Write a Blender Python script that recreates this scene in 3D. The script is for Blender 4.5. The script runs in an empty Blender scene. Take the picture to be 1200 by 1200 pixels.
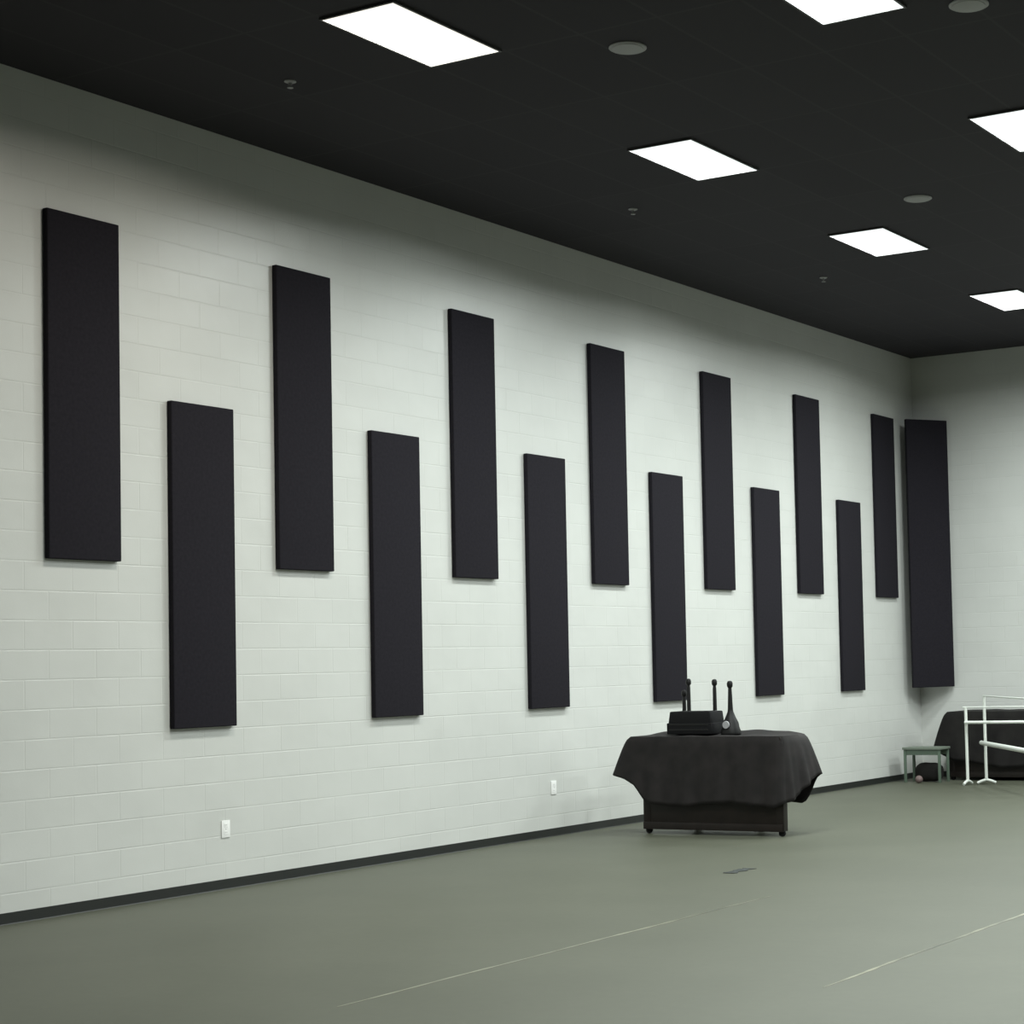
import bpy, bmesh, math, random
from mathutils import Vector, Matrix
random.seed(4)
S = bpy.context.scene
C = S.collection
PI = math.pi

# ------------------------------------------------------------------ camera
cam_d = bpy.data.cameras.new('camera')
cam = bpy.data.objects.new('camera', cam_d)
C.objects.link(cam)
Rr = Vector((0.87741671, 0.47904634, -0.02558347))
Ru = Vector((0.0462075, -0.03131148, 0.99844101))
Rf = Vector((-0.47749846, 0.87723098, 0.04960875))
m = Matrix((Rr, Ru, -Rf)).transposed().to_4x4()
m.translation = Vector((10.4317, 0.0, 1.6008))
cam.matrix_world = m
cam_d.sensor_width = 36
cam_d.lens = 2161.7 / 1200 * 36
cam_d.shift_x = (600 - 900) / 1200
cam_d.shift_y = (671.5 - 600) / 1200
cam_d.clip_end = 200
S.camera = cam

# ------------------------------------------------------------------ world, exposure
w = bpy.data.worlds.new('world'); S.world = w
w.use_nodes = True
w.node_tree.nodes['Background'].inputs[0].default_value = (0.5, 0.5, 0.55, 1)
w.node_tree.nodes['Background'].inputs[1].default_value = 0.0
S.view_settings.view_transform = 'Standard'
S.view_settings.look = 'None'
S.view_settings.gamma = 1
S.view_settings.use_curve_mapping = False
S.view_settings.exposure = 0.0
LAMP = 1.2           # what the lit lens itself gives off
LAMP_W = 128.0        # each fitting's downlight
SPREAD = 165
LAMP_COL = (0.93, 1.0, 0.975)
LAMP_WARM = (1.0, 0.96, 0.86)

ZC = 5.825          # ceiling height
YE = 23.50          # end wall
XR = 14.0           # right wall
YF = -4.0           # wall behind the camera

# ------------------------------------------------------------------ material helpers
def mat(name, col, rough=0.5, spec=0.5, metal=0.0):
    m = bpy.data.materials.new(name); m.use_nodes = True
    b = m.node_tree.nodes['Principled BSDF']
    b.inputs['Base Color'].default_value = (*col, 1)
    b.inputs['Roughness'].default_value = rough
    b.inputs['Specular IOR Level'].default_value = spec
    b.inputs['Metallic'].default_value = metal
    return m
def N(m, t, **kw):
    n = m.node_tree.nodes.new(t)
    for k, v in kw.items(): setattr(n, k, v)
    return n
def L(m, a, b): m.node_tree.links.new(a, b)
def mixcol(m, fac, a, b):
    n = N(m, 'ShaderNodeMix', data_type='RGBA')
    if isinstance(fac, float): n.inputs[0].default_value = fac
    else: L(m, fac, n.inputs[0])
    for i, v in ((6, a), (7, b)):
        if isinstance(v, tuple): n.inputs[i].default_value = (*v, 1)
        else: L(m, v, n.inputs[i])
    return n.outputs[2]
def noise(m, scale, detail=2, vec=None, rough=0.5):
    n = N(m, 'ShaderNodeTexNoise'); n.inputs['Scale'].default_value = scale
    n.inputs['Detail'].default_value = detail; n.inputs['Roughness'].default_value = rough
    if vec is None:
        g = N(m, 'ShaderNodeNewGeometry'); vec = g.outputs['Position']
    L(m, vec, n.inputs['Vector'])
    return n.outputs['Fac']
def ramp(m, src, p0, p1):
    n = N(m, 'ShaderNodeMapRange'); L(m, src, n.inputs[0])
    n.inputs[1].default_value = p0; n.inputs[2].default_value = p1
    return n.outputs[0]
def bump(m, h, strength, dist):
    n = N(m, 'ShaderNodeBump'); n.inputs['Strength'].default_value = strength
    n.inputs['Distance'].default_value = dist; L(m, h, n.inputs['Height'])
    L(m, n.outputs[0], m.node_tree.nodes['Principled BSDF'].inputs['Normal'])
    return n
def noisy(name, a, b, scale, rough=0.6, spec=0.3, bs=0.0, bd=0.002):
    m = mat(name, a, rough, spec)
    f = ramp(m, noise(m, scale, 4), 0.3, 0.7)
    L(m, mixcol(m, f, a, b), m.node_tree.nodes['Principled BSDF'].inputs['Base Color'])
    if bs: bump(m, noise(m, scale * 3, 4), bs, bd)
    return m

def block_wall(name, axis):
    m = mat(name, (0.6, 0.62, 0.58), 0.36, 0.75)
    b = m.node_tree.nodes['Principled BSDF']
    g = N(m, 'ShaderNodeNewGeometry'); sp = N(m, 'ShaderNodeSeparateXYZ'); L(m, g.outputs['Position'], sp.inputs[0])
    sub = N(m, 'ShaderNodeMath', operation='SUBTRACT'); L(m, sp.outputs[axis], sub.inputs[0]); sub.inputs[1].default_value = 8.58 - 0.4064 * 40
    cb = N(m, 'ShaderNodeCombineXYZ'); L(m, sub.outputs[0], cb.inputs[0]); L(m, sp.outputs[2], cb.inputs[1])
    br = N(m, 'ShaderNodeTexBrick')
    L(m, cb.outputs[0], br.inputs['Vector'])
    br.inputs['Scale'].default_value = 1.0
    br.inputs['Brick Width'].default_value = 0.4064
    br.inputs['Row Height'].default_value = 0.2032
    br.inputs['Mortar Size'].default_value = 0.006
    br.inputs['Mortar Smooth'].default_value = 0.35
    br.inputs['Color1'].default_value = (0.62, 0.63, 0.60, 1)
    br.inputs['Color2'].default_value = (0.635, 0.645, 0.615, 1)
    br.inputs['Mortar'].default_value = (0.62, 0.63, 0.60, 1)
    big = ramp(m, noise(m, 1.3, 3), 0.3, 0.7)
    dk = N(m, 'ShaderNodeMix', data_type='RGBA', blend_type='MULTIPLY')
    dk.inputs[0].default_value = 1.0
    L(m, br.outputs['Color'], dk.inputs[6])
    L(m, mixcol(m, big, (0.94, 0.94, 0.94), (1.0, 1.0, 1.0)), dk.inputs[7])
    L(m, dk.outputs[2], b.inputs['Base Color'])
    # concave mortar joints plus grainy block face under the paint
    inv = N(m, 'ShaderNodeMath', operation='SUBTRACT'); inv.inputs[0].default_value = 1; L(m, br.outputs['Fac'], inv.inputs[1])
    gr = noise(m, 60, 3)
    mul = N(m, 'ShaderNodeMath', operation='MULTIPLY'); L(m, gr, mul.inputs[0]); mul.inputs[1].default_value = 0.12
    # patches where the paint has filled the joints
    ptc = ramp(m, noise(m, 2.1, 2), 0.4, 0.62)
    pm = N(m, 'ShaderNodeMath', operation='MULTIPLY_ADD'); L(m, ptc, pm.inputs[0]); pm.inputs[1].default_value = 0.75; pm.inputs[2].default_value = 0.25
    im = N(m, 'ShaderNodeMath', operation='MULTIPLY'); L(m, inv.outputs[0], im.inputs[0]); L(m, pm.outputs[0], im.inputs[1])
    ad = N(m, 'ShaderNodeMath', operation='ADD'); L(m, im.outputs[0], ad.inputs[0]); L(m, mul.outputs[0], ad.inputs[1])
    bump(m, ad.outputs[0], 0.4, 0.006)
    return m

M_wall_y = block_wall('painted_block_side', 1)
M_wall_x = block_wall('painted_block_end', 0)
M_dark = mat('unseen_wall_dark', (0.05, 0.05, 0.052), 0.6, 0.3)  # unseen walls made dark to cut bounce light on the upper block wall
M_base = mat('black_vinyl', (0.018, 0.020, 0.018), 0.5, 0.4)

M_floor = mat('grey_dance_vinyl', (0.2, 0.21, 0.18), 0.55, 0.4)
_f = ramp(M_floor, noise(M_floor, 0.9, 5), 0.3, 0.7)
_f2 = ramp(M_floor, noise(M_floor, 14, 4), 0.3, 0.7)
_c = mixcol(M_floor, _f, (0.074, 0.079, 0.055), (0.087, 0.092, 0.065))
_d = N(M_floor, 'ShaderNodeMix', data_type='RGBA', blend_type='MULTIPLY'); _d.inputs[0].default_value = 1
L(M_floor, _c, _d.inputs[6]); L(M_floor, mixcol(M_floor, _f2, (0.93, 0.93, 0.93), (1.0, 1.0, 1.0)), _d.inputs[7])
L(M_floor, _d.outputs[2], M_floor.node_tree.nodes['Principled BSDF'].inputs['Base Color'])

# black ceiling tiles in a 2 x 4 ft grid
M_ceil = mat('black_ceiling_tile', (0.03, 0.027, 0.032), 0.8, 0.2)
_g = N(M_ceil, 'ShaderNodeNewGeometry')
_mp = N(M_ceil, 'ShaderNodeMapping'); L(M_ceil, _g.outputs['Position'], _mp.inputs[0]); _mp.inputs['Location'].default_value = (-2.41, -8.86, 0)
_b = N(M_ceil, 'ShaderNodeTexBrick'); L(M_ceil, _mp.outputs[0], _b.inputs['Vector'])
_b.offset = 0.0
_b.inputs['Scale'].default_value = 1; _b.inputs['Brick Width'].default_value = 0.6096; _b.inputs['Row Height'].default_value = 1.2071
_b.inputs['Mortar Size'].default_value = 0.012; _b.inputs['Mortar Smooth'].default_value = 0.1
_b.inputs['Color1'].default_value = (0.036, 0.033, 0.040, 1); _b.inputs['Color2'].default_value = (0.040, 0.037, 0.044, 1); _b.inputs['Mortar'].default_value = (0.048, 0.045, 0.051, 1)
L(M_ceil, _b.outputs['Color'], M_ceil.node_tree.nodes['Principled BSDF'].inputs['Base Color'])

M_panel = noisy('black_acoustic_fabric', (0.013, 0.012, 0.016), (0.018, 0.016, 0.021), 40, 0.9, 0.15, 0.2, 0.001)
M_cloth = noisy('black_cloth', (0.010, 0.009, 0.009), (0.020, 0.017, 0.017), 7, 0.75, 0.3, 0.25, 0.003)
M_cloth2 = noisy('dark_cloth', (0.007, 0.006, 0.006), (0.013, 0.012, 0.011), 7, 0.8, 0.25, 0.25, 0.003)
M_wood = noisy('dark_brown_wood', (0.009, 0.006, 0.005), (0.015, 0.010, 0.008), 12, 0.5, 0.4)
M_black = mat('black_plastic', (0.007, 0.007, 0.008), 0.7, 0.2)
M_black2 = mat('black_painted_metal', (0.009, 0.009, 0.009), 0.5, 0.3)
M_white = mat('white_painted_tube', (0.72, 0.75, 0.70), 0.35, 0.5)
M_plate = mat('white_outlet_plastic', (0.88, 0.88, 0.86), 0.35, 0.5)
M_slot = mat('outlet_slot', (0.05, 0.05, 0.05), 0.6)
M_frame = mat('black_light_frame', (0.05, 0.05, 0.05), 0.4)
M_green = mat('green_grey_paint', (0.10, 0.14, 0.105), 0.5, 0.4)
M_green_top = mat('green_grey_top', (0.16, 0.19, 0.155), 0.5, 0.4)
M_speaker = mat('white_grille', (0.36, 0.36, 0.37), 0.5, 0.4)
M_metal = mat('brushed_metal', (0.45, 0.45, 0.44), 0.35, 0.5, 0.8)
M_pink = mat('dull_pink_rubber', (0.17, 0.12, 0.115), 0.6)
M_tape = mat('pale_seam_tape', (0.30, 0.31, 0.24), 0.35, 0.5)
_t = ramp(M_tape, noise(M_tape, 1.1, 4), 0.35, 0.62)
L(M_tape, mixcol(M_tape, _t, (0.10, 0.105, 0.08), (0.27, 0.265, 0.19)), M_tape.node_tree.nodes['Principled BSDF'].inputs['Base Color'])
M_scuff = mat('dark_rag', (0.045, 0.050, 0.048), 0.8, 0.2)

def emis(name, col, s):
    m = bpy.data.materials.new(name); m.use_nodes = True
    nt = m.node_tree; nt.nodes.remove(nt.nodes['Principled BSDF'])
    e = nt.nodes.new('ShaderNodeEmission'); e.inputs[0].default_value = (*col, 1); e.inputs[1].default_value = s
    nt.links.new(e.outputs[0], nt.nodes['Material Output'].inputs[0])
    return m
M_lamp = emis('lit_diffuser', LAMP_COL, LAMP)
M_lampw = emis('lit_diffuser_warm', LAMP_WARM, LAMP)

# ------------------------------------------------------------------ mesh helpers
def box(bm, x0, x1, y0, y1, z0, z1, bev=0.0, seg=2, taper=None):
    t = bmesh.new()
    vs = [t.verts.new((x, y, z)) for z in (z0, z1) for y in (y0, y1) for x in (x0, x1)]
    if taper:
        cx, cy = (x0 + x1) / 2, (y0 + y1) / 2
        for v in vs[4:]:
            v.co.x = cx + (v.co.x - cx) * taper; v.co.y = cy + (v.co.y - cy) * taper
    for f in ((0, 2, 3, 1), (4, 5, 7, 6), (0, 1, 5, 4), (2, 6, 7, 3), (0, 4, 6, 2), (1, 3, 7, 5)):
        t.faces.new([vs[i] for i in f])
    if bev: bmesh.ops.bevel(t, geom=t.edges[:], offset=bev, segments=seg, affect='EDGES', profile=0.6)
    merge(bm, t)
def merge(bm, t):
    me = bpy.data.meshes.new('tmp'); t.to_mesh(me); bm.from_mesh(me); bpy.data.meshes.remove(me); t.free()
def lathe(bm, prof, loc=(0, 0, 0), axis='z', n=20):
    """prof: (radius, height) pairs"""
    rings = []
    lx, ly, lz = loc
    for r, h in prof:
        ring = []
        for i in range(n):
            a = 2 * PI * i / n
            u, v = r * math.cos(a), r * math.sin(a)
            p = {'z': (u, v, h), 'x': (h, u, v), 'y': (u, h, v)}[axis]
            ring.append(bm.verts.new((lx + p[0], ly + p[1], lz + p[2])))
        rings.append(ring)
    for a, b in zip(rings, rings[1:]):
        for i in range(n):
            bm.faces.new((a[i], a[(i + 1) % n], b[(i + 1) % n], b[i]))
    bm.faces.new(rings[0][::-1]); bm.faces.new(rings[-1])
def tube(bm, pts, r, n=12):
    pts = [Vector(p) for p in pts]
    rings = []
    for i, p in enumerate(pts):
        d = (pts[min(i + 1, len(pts) - 1)] - pts[max(i - 1, 0)]).normalized()
        u = d.cross(Vector((0, 0, 1)))
        if u.length < 0.05: u = d.cross(Vector((1, 0, 0)))
        u.normalize(); v = d.cross(u)
        rr = r[i] if isinstance(r, (list, tuple)) else r
        rings.append([bm.verts.new(p + (u * math.cos(2 * PI * k / n) + v * math.sin(2 * PI * k / n)) * rr) for k in range(n)])
    for a, b in zip(rings, rings[1:]):
        for i in range(n):
            bm.faces.new((a[i], a[(i + 1) % n], b[(i + 1) % n], b[i]))
    bm.faces.new(rings[0][::-1]); bm.faces.new(rings[-1])
def obj(name, bm, m, parent=None, smooth=True):
    bmesh.ops.recalc_face_normals(bm, faces=bm.faces[:])
    me = bpy.data.meshes.new(name); bm.to_mesh(me); bm.free()
    me.materials.append(m)
    if smooth:
        for p in me.polygons: p.use_smooth = True
        me.set_sharp_from_angle(angle=math.radians(35))
    o = bpy.data.objects.new(name, me); C.objects.link(o)
    if parent: o.parent = parent
    return o
def tag(o, label, cat, group=None, kind=None):
    o['label'] = label; o['category'] = cat
    if group: o['group'] = group
    if kind: o['kind'] = kind
    return o
def thing(name, label, cat, loc=(0, 0, 0), rz=0, group=None):
    o = bpy.data.objects.new(name, None); C.objects.link(o)
    o.location = loc; o.rotation_euler = (0, 0, rz); o.empty_display_size = 0.1
    return tag(o, label, cat, group)
def struct(name, bm, m, label=None):
    o = obj(name, bm, m, smooth=False); o['kind'] = 'structure'
    if label: o['label'] = label
    return o
def dup(root, loc, rz, label, group=None):
    r = root.copy(); C.objects.link(r); r.location = loc; r.rotation_euler = (0, 0, rz); r['label'] = label
    if group: r['group'] = group
    for ch in list(root.children):
        c = ch.copy(); C.objects.link(c); c.parent = r
        for g in list(ch.children):
            d = g.copy(); C.objects.link(d); d.parent = c
    return r

# ------------------------------------------------------------------ room shell
T = 0.2
b = bmesh.new(); box(b, -T, XR + T, YF - T, YE + T, -0.2, 0); struct('floor', b, M_floor, 'grey-green vinyl dance floor')
b = bmesh.new(); box(b, -T, XR + T, YF - T, YE + T, ZC, ZC + 0.2); struct('ceiling', b, M_ceil, 'black tiled ceiling')
b = bmesh.new(); box(b, -T, 0, YF, YE, 0, ZC); struct('wall_left', b, M_wall_y, 'white painted block wall with the acoustic panels')
b = bmesh.new(); box(b, -T, XR + T, YE, YE + T, 0, ZC); struct('wall_end', b, M_wall_x, 'white painted block wall at the far end')
b = bmesh.new(); box(b, XR, XR + T, YF, YE, 0, ZC); struct('wall_right', b, M_dark)
b = bmesh.new(); box(b, -T, XR + T, YF - T, YF, 0, ZC); struct('wall_front', b, M_dark)
def baseboard(name, p0, p1, nrm):
    # coved vinyl base: thin face with a small toe at the floor
    bm = bmesh.new(); n = Vector(nrm); prof = [(0, 0.078), (0.004, 0.078), (0.004, 0.006), (0.008, 0.0), (0, 0)]
    ra = [bm.verts.new(Vector(p0) + n * u + Vector((0, 0, h))) for u, h in prof]
    rb = [bm.verts.new(Vector(p1) + n * u + Vector((0, 0, h))) for u, h in prof]
    for i in range(5): bm.faces.new((ra[i], ra[(i + 1) % 5], rb[(i + 1) % 5], rb[i]))
    bm.faces.new(ra[::-1]); bm.faces.new(rb)
    return struct(name, bm, M_base)
baseboard('baseboard_left', (0, YF, 0), (0, YE, 0), (1, 0, 0))
baseboard('baseboard_end', (0, YE, 0), (XR, YE, 0), (0, -1, 0))
baseboard('baseboard_right', (XR, YF, 0), (XR, YE, 0), (-1, 0, 0))

# ------------------------------------------------------------------ ceiling lights
LX, LY = 0.58, 1.093
def make_light(warm=False, power=1.0):
    r = thing('ceiling_light', '', 'light')
    fb = bmesh.new(); t = 0.016; h = 0.018
    box(fb, -LX/2 - t, LX/2 + t, -LY/2 - t, -LY/2, -h, 0)
    box(fb, -LX/2 - t, LX/2 + t, LY/2, LY/2 + t, -h, 0)
    box(fb, -LX/2 - t, -LX/2, -LY/2, LY/2, -h, 0)
    box(fb, LX/2, LX/2 + t, -LY/2, LY/2, -h, 0)
    obj('frame', fb, M_frame, r, False)
    d = bmesh.new(); box(d, -LX/2, LX/2, -LY/2, LY/2, -0.014, -0.002)
    obj('diffuser', d, M_lampw if warm else M_lamp, r, False)
    ld = bpy.data.lights.new('tubes', 'AREA'); ld.shape = 'RECTANGLE'; ld.size = LX; ld.size_y = LY
    ld.energy = LAMP_W * power; ld.spread = math.radians(SPREAD); ld.color = LAMP_WARM if warm else LAMP_COL
    lo = bpy.data.objects.new('tubes', ld); C.objects.link(lo); lo.parent = r; lo.location = (0, 0, -0.0145)
    return r
protos = {}
usedp = {}
def place_light(x, y, label, group=None, warm=False, power=1.0):
    key = (warm, power)
    if key not in protos: protos[key] = make_light(warm, power)
    p = protos[key]
    if p.name not in usedp:
        usedp[p.name] = 1; o = p; o.location = (x, y, ZC); o['label'] = label
        if group: o['group'] = group
        return o
    return dup(p, (x, y, ZC), 0, label, group)
G = 'square ceiling lights'
hidden = 'unseen ceiling panel light that brightens the room'
X1, Y1, X2, Y2 = 2.7144, 9.4618, 5.40, 10.19
names1 = {0: 'largest whole glowing ceiling light, at the top above the wall panels',
          1: 'second glowing ceiling light of the row along the wall, right of the largest',
          2: 'third glowing ceiling light of the row along the wall, above the corner end',
          3: 'farthest and smallest glowing ceiling light, cut by the right edge'}
names2 = {0: 'glowing ceiling light cut off by the top edge of the photo',
          1: 'glowing ceiling light cut by the right edge, highest of the two there'}
STEP = 3.6214
for k in range(0, 4):
    place_light(X1, Y1 + STEP * k, names1.get(k, hidden), 'ceiling lights in view' if k in names1 else 'ceiling lights out of view', warm=k < 1, power=(0.78, 1.1, 1.2, 1.3)[k])
for k in range(0, 4):
    place_light(X2, Y2 + STEP * k, names2.get(k, hidden), 'ceiling lights in view' if k in names2 else 'ceiling lights out of view', power=(0.7, 0.9, 1.0, 1.2)[k])
for k, pw in ((-1, 1.2), (0, 1.8), (3, 2.0)):      # unseen rows added to brighten right floor and end wall, middle left out
    place_light(8.09, Y1 + STEP * k, hidden, 'ceiling lights out of view', power=pw)
    place_light(10.78, Y2 + STEP * k, hidden, 'ceiling lights out of view', power=pw)

# ceiling speakers and sprinklers
def make_speaker():
    r = thing('ceiling_speaker', '', 'speaker')
    q = bmesh.new(); lathe(q, [(0.128, 0), (0.130, -0.008), (0.120, -0.014), (0.108, -0.012)], n=28); obj('rim', q, M_speaker, r)
    q = bmesh.new(); lathe(q, [(0.108, -0.010), (0.105, -0.016), (0.06, -0.021), (0.01, -0.023)], n=28); obj('grille', q, M_speaker, r)
    return r
sp = make_speaker(); sp.location = (3.76, 10.45, ZC); sp['label'] = 'round pale ceiling speaker right of the largest ceiling light'
dup(sp, (3.74, 15.34, ZC), 0, 'round pale ceiling speaker just above the third ceiling light of the wall row')
dup(sp, (6.053, 10.95, ZC), 0, 'round pale ceiling speaker at the top right edge of the photo')
def make_sprinkler():
    r = thing('fire_sprinkler', '', 'sprinkler')
    q = bmesh.new(); lathe(q, [(0.042, 0), (0.043, -0.006), (0.030, -0.012), (0.014, -0.014)], n=20); obj('escutcheon', q, M_speaker, r)
    q = bmesh.new(); lathe(q, [(0.012, -0.012), (0.012, -0.03), (0.006, -0.034), (0.006, -0.045), (0.022, -0.047), (0.022, -0.050), (0.004, -0.052)], n=16); obj('deflector', q, M_speaker, r)
    return r
fs = make_sprinkler(); fs.location = (1.362, 9.755, ZC); fs['label'] = 'small pale ceiling sprinkler left of the largest ceiling light'
dup(fs, (1.378, 14.21, ZC), 0, 'small faint ceiling sprinkler below the second ceiling light of the wall row')
dup(fs, (1.458, 17.93, ZC), 0, 'small faint ceiling sprinkler below the third ceiling light of the wall row')

# ------------------------------------------------------------------ acoustic panels
PW, PH, PT = 0.634, 2.44, 0.05
ZH, ZL = 4.898, 3.678
Y0, ST = 8.751, 1.11437
def panel_bm(w, h, t):
    q = bmesh.new(); box(q, 0.002, t, 0, w, -h, 0, 0.009, 3)
    return q
ords = ['first', 'second', 'third', 'fourth', 'fifth', 'sixth', 'seventh']
first = None
for i in range(13):
    hi = i % 2 == 0
    n = i // 2
    last = 6 if hi else 5
    if n == 0: pos = 'farthest left of its row'
    elif n == last: pos = 'farthest right of its row'
    else: pos = ords[n] + ' from the left'
    lab = 'black fabric acoustic panel in the %s row, %s' % ('upper' if hi else 'lower', pos)
    if first is None:
        first = obj('acoustic_panel', panel_bm(PW, PH, PT), M_panel); o = first
    else:
        o = first.copy(); C.objects.link(o)
    o.location = (0, Y0 + ST * i, ZH if hi else ZL)
    tag(o, lab, 'acoustic panel', 'upper row of wall panels' if hi else 'lower row of wall panels')
# long panel set across the corner
A = Vector((0.170, 22.895, 0)); B = Vector((0.545, 23.43, 0)); d = (B - A); wl = d.length
q = bmesh.new(); box(q, -0.05, 0, 0, wl, -3.66, 0, 0.009, 3)
o = obj('corner_acoustic_panel', q, M_panel)
o.location = (A.x, A.y, 4.898); o.rotation_euler = (0, 0, math.atan2(d.y, d.x) - PI / 2)
tag(o, 'extra long black fabric acoustic panel set diagonally across the far corner', 'acoustic panel')

# ------------------------------------------------------------------ outlets
def make_outlet():
    r = thing('wall_outlet', '', 'outlet')
    q = bmesh.new(); box(q, 0.0, 0.007, -0.043, 0.043, -0.065, 0.065, 0.003, 2); obj('cover_plate', q, M_plate, r)
    for s in (-1, 1):
        q = bmesh.new(); box(q, 0.007, 0.009, -0.017, 0.017, s * 0.028 - 0.014, s * 0.028 + 0.014, 0.0009, 1); sk = obj('socket', q, M_plate, r)
        q = bmesh.new()
        box(q, 0.009, 0.0094, -0.008, -0.006, s * 0.028 - 0.002, s * 0.028 + 0.007)
        box(q, 0.009, 0.0094, 0.006, 0.008, s * 0.028 - 0.002, s * 0.028 + 0.006)
        obj('slot', q, M_slot, sk, False)
    q = bmesh.new(); lathe(q, [(0.003, 0.007), (0.003, 0.0085), (0.001, 0.009)], axis='x', n=10); obj('screw', q, M_metal, r)
    return r
ol = make_outlet(); ol.location = (0, 10.412, 0.456); ol['label'] = 'white wall outlet low on the block wall, nearest the left edge'
dup(ol, (0, 14.715, 0.467), 0, 'white wall outlet low on the block wall, left of the covered table')

# ------------------------------------------------------------------ floor seams and scrap
def seam(x, y0, y1, w_, label):
    q = bmesh.new(); n = 60
    prev = None
    for i in range(n + 1):
        y = y0 + (y1 - y0) * i / n
        ww = w_ * (0.75 + 0.25 * math.sin(i * 1.7)) * min(1, 0.25 + i / 8, 0.25 + (n - i) / 8)
        xx = x + 0.004 * math.sin(i * 0.35)
        c = [q.verts.new((xx - ww / 2, y, 0.0)), q.verts.new((xx - ww / 2, y, 0.0012)), q.verts.new((xx + ww / 2, y, 0.0012)), q.verts.new((xx + ww / 2, y, 0.0))]
        if prev:
            for j in range(4): q.faces.new((prev[j], prev[(j + 1) % 4], c[(j + 1) % 4], c[j]))
        else: q.faces.new(c)
        prev = c
    q.faces.new(prev[::-1])
    tag(obj('floor_tape', q, M_tape, smooth=False), label, 'tape', 'tape strips on the floor')
seam(4.24, 6.9, 11.3, 0.024, 'thin pale tape line on the grey floor, nearer the block wall')
seam(6.22, 8.2, 12.2, 0.026, 'thin pale tape line on the grey floor, at the lower right corner')
q = bmesh.new(); nn = 14
gv = [[q.verts.new((3.26 + (i / nn - .5) * 0.09 * (1 + .4 * math.sin(j)), 12.58 + (j / nn - .5) * 0.34, 0.002 + 0.012 * max(0, math.sin(PI * i / nn) * math.sin(PI * j / nn)) * (0.6 + 0.4 * math.sin(i * 1.3 + j)))) for j in range(nn + 1)] for i in range(nn + 1)]
for i in range(nn):
    for j in range(nn): q.faces.new((gv[i][j], gv[i + 1][j], gv[i + 1][j + 1], gv[i][j + 1]))
rag = obj('dark_rag', q, M_scuff); md = rag.modifiers.new('thick', 'SOLIDIFY'); md.thickness = 0.002; md.offset = 1
tag(rag, 'small dark rag lying flat on the floor in front of the covered table', 'rag')

# ------------------------------------------------------------------ covered tables
def table(x0, x1, y0, y1, ztop, label, inset=0.02, binset=0.02):
    r = thing('covered_table', label, 'table', ((x0 + x1) / 2, (y0 + y1) / 2, 0))
    hx, hy = (x1 - x0) / 2, (y1 - y0) / 2
    q = bmesh.new(); box(q, -hx, hx, -hy, hy, ztop - 0.04, ztop, 0.006); obj('tabletop', q, M_wood, r)
    for sx in (-1, 1):
        for sy in (-1, 1):
            cx, cy = sx * (hx - 0.03 - (binset if sy > 0 else (inset if sx < 0 else 0.0))), sy * (hy - 0.05)
            q = bmesh.new(); box(q, cx - 0.04, cx + 0.04, cy - 0.04, cy + 0.04, 0.05, ztop - 0.04, 0.004)
            lg = obj('leg', q, M_wood, r)
            q = bmesh.new(); lathe(q, [(0.012, -0.018), (0.03, -0.016), (0.032, 0), (0.03, 0.016), (0.012, 0.018)], (cx, cy, 0.032), 'y'); 
            box(q, cx - 0.022, cx + 0.022, cy - 0.022, cy - 0.019, 0.03, 0.055); box(q, cx - 0.022, cx + 0.022, cy + 0.019, cy + 0.022, 0.03, 0.055)
            obj('caster', q, M_black, lg)
    q = bmesh.new(); box(q, -hx + 0.07 + inset, hx - 0.07, -hy + 0.012, -hy + 0.035, 0.10, ztop - 0.06, 0.003); obj('front_panel', q, M_wood, r)
    q = bmesh.new(); box(q, -hx + 0.02 + binset, hx - 0.02 - binset, -hy + 0.035, hy - 0.02, 0.10, 0.155, 0.004); obj('lower_shelf', q, M_wood, r)
    q = bmesh.new(); box(q, -hx + inset - .01, hx - 0.0, -hy + 0.002, -hy + 0.03, 0.045, 0.115, 0.004); obj('rail', q, M_wood, r)
    return r
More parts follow.
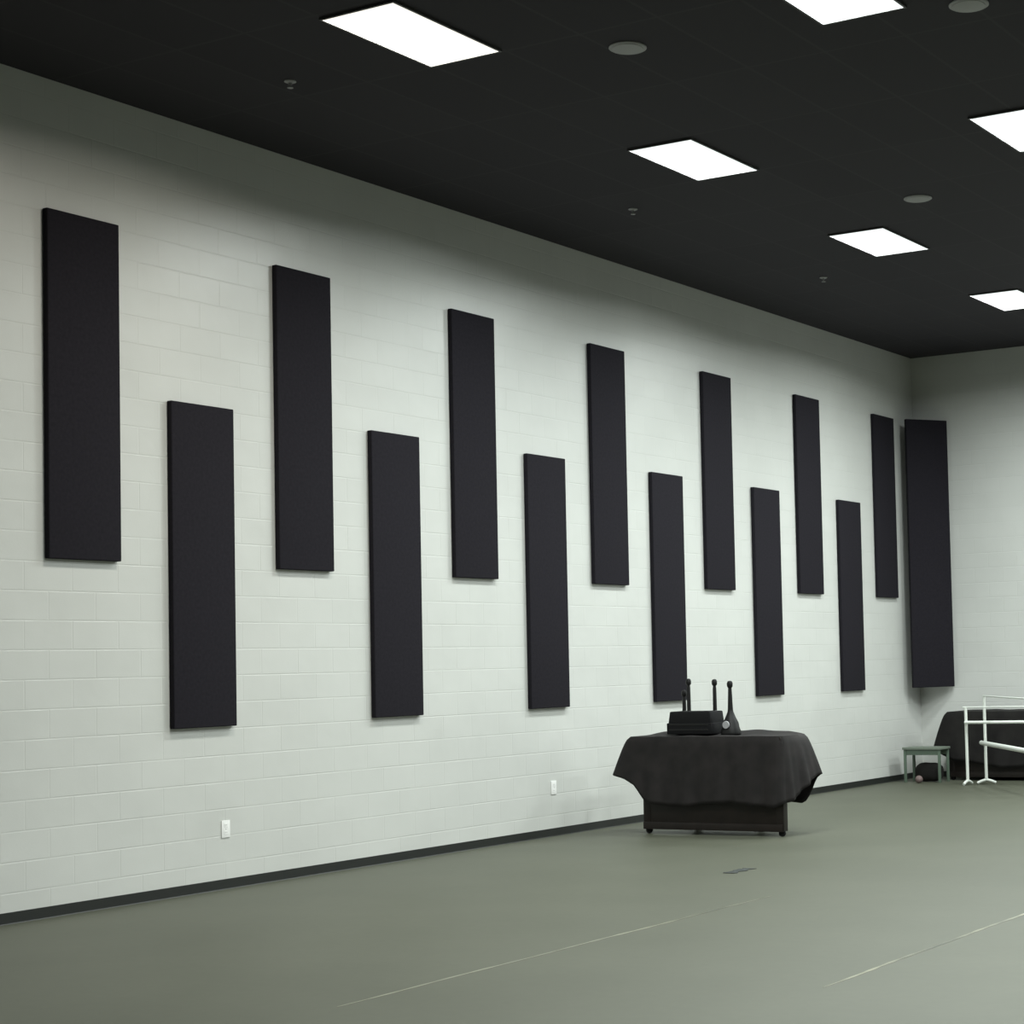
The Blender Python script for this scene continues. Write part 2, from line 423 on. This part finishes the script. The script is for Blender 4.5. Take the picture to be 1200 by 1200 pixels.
def drape(name, label, x0, x1, y0, y1, ztop, hemf, outf, m, lump=0.0, seed=1, puck=0.0, flare=None):
    """cloth over a rectangular top: perimeter loop lofted down to a hem whose height and flare vary"""
    rnd = random.Random(seed)
    hx, hy = (x1 - x0) / 2, (y1 - y0) / 2
    cx, cy = (x0 + x1) / 2, (y0 + y1) / 2
    R_ = 0.05
    per = []   # (x, y, nx, ny, s)
    def side(ax, ay, bx, by, nx, ny, n):
        for i in range(n):
            t = i / n
            per.append((ax + (bx - ax) * t, ay + (by - ay) * t, nx, ny))
    def corner(px, py, a0, n=8):
        for i in range(n):
            a = a0 + PI / 2 * i / n
            per.append((px + R_ * math.cos(a), py + R_ * math.sin(a), math.cos(a), math.sin(a)))
    side(-hx + R_, -hy, hx - R_, -hy, 0, -1, 46); corner(hx - R_, -hy + R_, -PI / 2)
    side(hx, -hy + R_, hx, hy - R_, 1, 0, 22); corner(hx - R_, hy - R_, 0)
    side(hx - R_, hy, -hx + R_, hy, 0, 1, 46); corner(-hx + R_, hy - R_, PI / 2)
    side(-hx, hy - R_, -hx, -hy + R_, -1, 0, 22); corner(-hx + R_, -hy + R_, PI)
    n = len(per)
    q = bmesh.new()
    rings = []
    for s in (0.12, 0.3, 0.5, 0.7, 0.85, 0.96):     # top surface
        ring = []
        for k, (px, py, nx, ny) in enumerate(per):
            x, y = px * s, py * s
            z = ztop + 0.008 + lump * max(0, y / hy) * (1 - s ** 6) * (0.75 + 0.25 * math.sin(x * 5)) + 0.004 * math.sin(x * 17 + y * 9)
            ring.append(q.verts.new((x, y, z)))
        rings.append(ring)
    ring = [q.verts.new((px * 1.004, py * 1.004, ztop + 0.006)) for px, py, nx, ny in per]; rings.append(ring)
    NV = 16
    for j in range(1, NV + 1):
        t = j / NV
        ring = []
        for k, (px, py, nx, ny) in enumerate(per):
            ang = k / n
            hem = hemf(px, py, nx, ny); out = outf(px, py, nx, ny)
            fold = (math.sin(ang * 2 * PI * 17 + seed) * 0.6 + math.sin(ang * 2 * PI * 31 + 2 * seed) * 0.4)
            off = 0.012 + out * (t ** 0.8) + (0.022 * fold + 0.022) * t ** 1.3
            ex = math.copysign(1, px) if abs(abs(px) - hx) < 0.12 else 0
            ey = math.copysign(1, py) if abs(abs(py) - hy) < 0.12 else 0
            fx = fy = 0.0
            if flare:
                fx, fy = flare(px, py); fx *= t ** 0.6; fy *= t
            z = ztop - (ztop - hem) * t
            ring.append(q.verts.new((px + nx * off + fx, py + ny * off + fy, z)))
        rings.append(ring)
    for a, b_ in zip(rings, rings[1:]):
        for k in range(n): q.faces.new((a[k], a[(k + 1) % n], b_[(k + 1) % n], b_[k]))
    q.faces.new(rings[0])
    o = obj(name, q, m, smooth=True)
    for p in o.data.polygons: p.use_smooth = True
    sd = o.modifiers.new('thick', 'SOLIDIFY'); sd.thickness = 0.004; sd.offset = 1
    o.location = (cx, cy, 0)
    return tag(o, label, 'cloth')

def sstep(a, b, x):
    t = min(1, max(0, (x - a) / (b - a))); return t * t * (3 - 2 * t)

# table by the block wall
TX0, TX1, TY0, TY1, TZ = 0.60, 2.27, 15.15, 15.66, 0.925
table(TX0, TX1, TY0, TY1, TZ, 'dark wooden table on casters under a black cloth, beside the block wall', 0.15, 0.45)
hx, hy = (TX1 - TX0) / 2, (TY1 - TY0) / 2
def hem1(px, py, nx, ny):
    # front hangs low, the front left corner is pulled up, right side rises to a point
    h = 0.29 + 0.02 * math.sin(px * 6)
    h += 0.27 * sstep(-hx + 0.22, -hx - 0.02, px)
    rgt = sstep(hx - 0.06, hx + 0.0, px)
    h += rgt * (0.04 + 0.25 * sstep(-hy, hy, py))
    return h
def out1(px, py, nx, ny):
    return 0.02
def flare1(px, py):
    l = sstep(-hx + 0.10, -hx, px) * sstep(hy * 0.9, -hy, py)
    r_ = sstep(hx - 0.06, hx, px)
    return (-0.15 * l + r_ * (0.0 + 0.11 * sstep(-hy, hy * 0.9, py)), 0.0)
drape('dust_cover', 'black cloth draped over the table by the block wall, corners hanging out', TX0, TX1, TY0, TY1, TZ, hem1, out1, M_cloth, lump=0.065, seed=3, flare=flare1)

# table against the end wall
EX0, EX1, EY0, EY1, EZ = 0.67, 3.2, 22.82, 23.38, 0.90
table(EX0, EX1, EY0, EY1, EZ, 'dark table under a cloth against the end wall, behind the white barres')
ehx, ehy = (EX1 - EX0) / 2, (EY1 - EY0) / 2
drape('dust_cover', 'dark cloth draped over the table against the end wall behind the barres', EX0, EX1, EY0, EY1, EZ,
      lambda px, py, nx, ny: 0.22 + 0.05 * math.sin(px * 4) + 0.12 * sstep(-ehx + 0.1, -ehx, px),
      lambda px, py, nx, ny: 0.03, M_cloth2, lump=0.02, seed=6,
      flare=lambda px, py: (-0.16 * sstep(-ehx + 0.10, -ehx, px), 0))

# ------------------------------------------------------------------ equipment on the near table
EQX, EQY, EQZ = 1.20, 15.42, 0.949
r = thing('equipment_case', 'black equipment case with upright rods standing on the draped table', 'equipment', (EQX, EQY, EQZ))
q = bmesh.new(); box(q, -0.25, 0.25, -0.14, 0.14, 0.0, 0.11, 0.012, 2); box(q, -0.235, 0.245, -0.135, 0.135, 0.10, 0.22, 0.014, 2, taper=0.94); obj('case_body', q, M_black, r)
q = bmesh.new(); tube(q, [(-0.25, -0.05, 0.07), (-0.275, -0.05, 0.07), (-0.275, 0.05, 0.07), (-0.25, 0.05, 0.07)], 0.008); obj('handle', q, M_black2, r)
for x, y, z in ((-0.17, 0.07, 0.42), (-0.075, 0.0, 0.53), (0.20, 0.03, 0.52)):
    q = bmesh.new()
    lathe(q, [(0.030, 0.195), (0.030, 0.215), (0.020, 0.225), (0.018, z - 0.09), (0.015, z - 0.06), (0.026, z - 0.045), (0.027, z - 0.02), (0.02, z), (0.006, z + 0.006)], (x, y, 0), n=14)
    obj('rod', q, M_black2, r)
for z in (0.035, 0.085):
    q = bmesh.new(); box(q, -0.22, 0.22, -0.143, -0.139, z, z + 0.018, 0.001, 1); obj('face_rib', q, M_black2, r)
r = thing('rod_stand', 'black rod on a wide flared foot, rightmost upright on the draped table', 'stand', (EQX + 0.40, EQY - 0.02, EQZ - 0.003))
q = bmesh.new(); lathe(q, [(0.098, 0.0), (0.10, 0.02), (0.085, 0.06), (0.075, 0.11), (0.05, 0.16), (0.03, 0.21), (0.026, 0.23)], n=24); obj('base', q, M_black2, r)
q = bmesh.new(); lathe(q, [(0.026, 0.22), (0.021, 0.35), (0.017, 0.44), (0.027, 0.455), (0.029, 0.485), (0.02, 0.505), (0.006, 0.51)], n=14); obj('rod', q, M_black2, r)
q = bmesh.new(); lathe(q, [(0.035, -0.10), (0.038, -0.095), (0.038, -0.09), (0.03, -0.088)], (0, 0, 0.09), 'y', 16); obj('knob', q, M_speaker, r)

# ------------------------------------------------------------------ ballet barres
def barre(label, p0, p1, ztop, zlow, rtop, rlow, fsplay):
    p0 = Vector(p0); p1 = Vector(p1); d = (p1 - p0); ln = d.length; a = math.atan2(d.y, d.x)
    r = thing('ballet_barre', label, 'ballet barre', (p0.x, p0.y, 0), a)
    for x in (0, ln):
        q = bmesh.new(); tube(q, [(x, 0, 0.05), (x, 0, ztop)], 0.020); po = obj('post', q, M_white, r)
        q = bmesh.new()
        tube(q, [(x, -fsplay, 0.018), (x, -fsplay + 0.05, 0.04), (x, 0, 0.06), (x, fsplay - 0.05, 0.04), (x, fsplay, 0.018)], 0.018)
        obj('foot', q, M_white, po)
    q = bmesh.new(); tube(q, [(-0.04, 0, ztop + rtop * .8), (ln + 0.04, 0, ztop + rtop * .8)], rtop); obj('top_bar', q, M_white, r)
    q = bmesh.new(); tube(q, [(0.0, -0.02 - rlow, zlow), (ln, -0.02 - rlow, zlow)], rlow); obj('lower_bar', q, M_white, r)
    return r
barre('white tubular ballet barre with two bars, front one in the far corner', (1.30, 21.97, 0), (3.4, 21.93, 0), 0.985, 0.80, 0.009, 0.020, 0.13)
barre('white tubular ballet barre standing just behind the front one', (1.475, 22.17, 0), (2.95, 20.02, 0), 1.12, 0.53, 0.010, 0.030, 0.12)

# ------------------------------------------------------------------ stool, bag and ball in the corner
r = thing('low_stool', 'low green-grey stool with open legs in the far corner', 'stool', (0.50, 22.50, 0))
q = bmesh.new(); box(q, -0.275, 0.275, -0.17, 0.17, 0.43, 0.462, 0.006); obj('seat', q, M_green_top, r)
for sx in (-1, 1):
    for sy in (-1, 1):
        q = bmesh.new(); cx, cy = sx * 0.245, sy * 0.14; box(q, cx - 0.016, cx + 0.016, cy - 0.016, cy + 0.016, 0, 0.43, 0.003); obj('leg', q, M_green, r)
q = bmesh.new(); box(q, -0.228, 0.228, -0.150, -0.132, 0.36, 0.43, 0.003); obj('apron', q, M_green, r)
q = bmesh.new(); box(q, -0.228, 0.228, 0.132, 0.150, 0.36, 0.43, 0.003); obj('apron', q, M_green, r)
# bag under the stool
q = bmesh.new()
for i in range(1): pass
ns, nr = 14, 18
rg = []
for i in range(ns + 1):
    t = i / ns; x = (t - .5) * 0.36; e = math.sin(PI * min(1, max(0, 0.06 + t * 0.88))) ** 0.35
    ring = []
    for k in range(nr):
        a = 2 * PI * k / nr
        yy = 0.10 * e * math.copysign(abs(math.cos(a)) ** 0.7, math.cos(a)); zz = 0.13 + 0.13 * e * math.copysign(abs(math.sin(a)) ** 0.7, math.sin(a)) * (1 + 0.06 * math.sin(9 * t))
        ring.append(q.verts.new((x, yy, max(0.0, zz))))
    rg.append(ring)
for a_, b_ in zip(rg, rg[1:]):
    for k in range(nr): q.faces.new((a_[k], a_[(k + 1) % nr], b_[(k + 1) % nr], b_[k]))
q.faces.new(rg[0][::-1]); q.faces.new(rg[-1])
bag = obj('black_bag', q, M_cloth2); bag.location = (0.53, 22.52, 0)
tag(bag, 'soft black bag pushed under the low stool', 'bag')
q = bmesh.new(); bmesh.ops.create_uvsphere(q, u_segments=24, v_segments=14, radius=0.05)
ball = obj('rubber_ball', q, M_pink); ball.location = (0.50, 22.24, 0.05)
tag(ball, 'small dull pink ball on the floor in front of the low stool', 'ball')
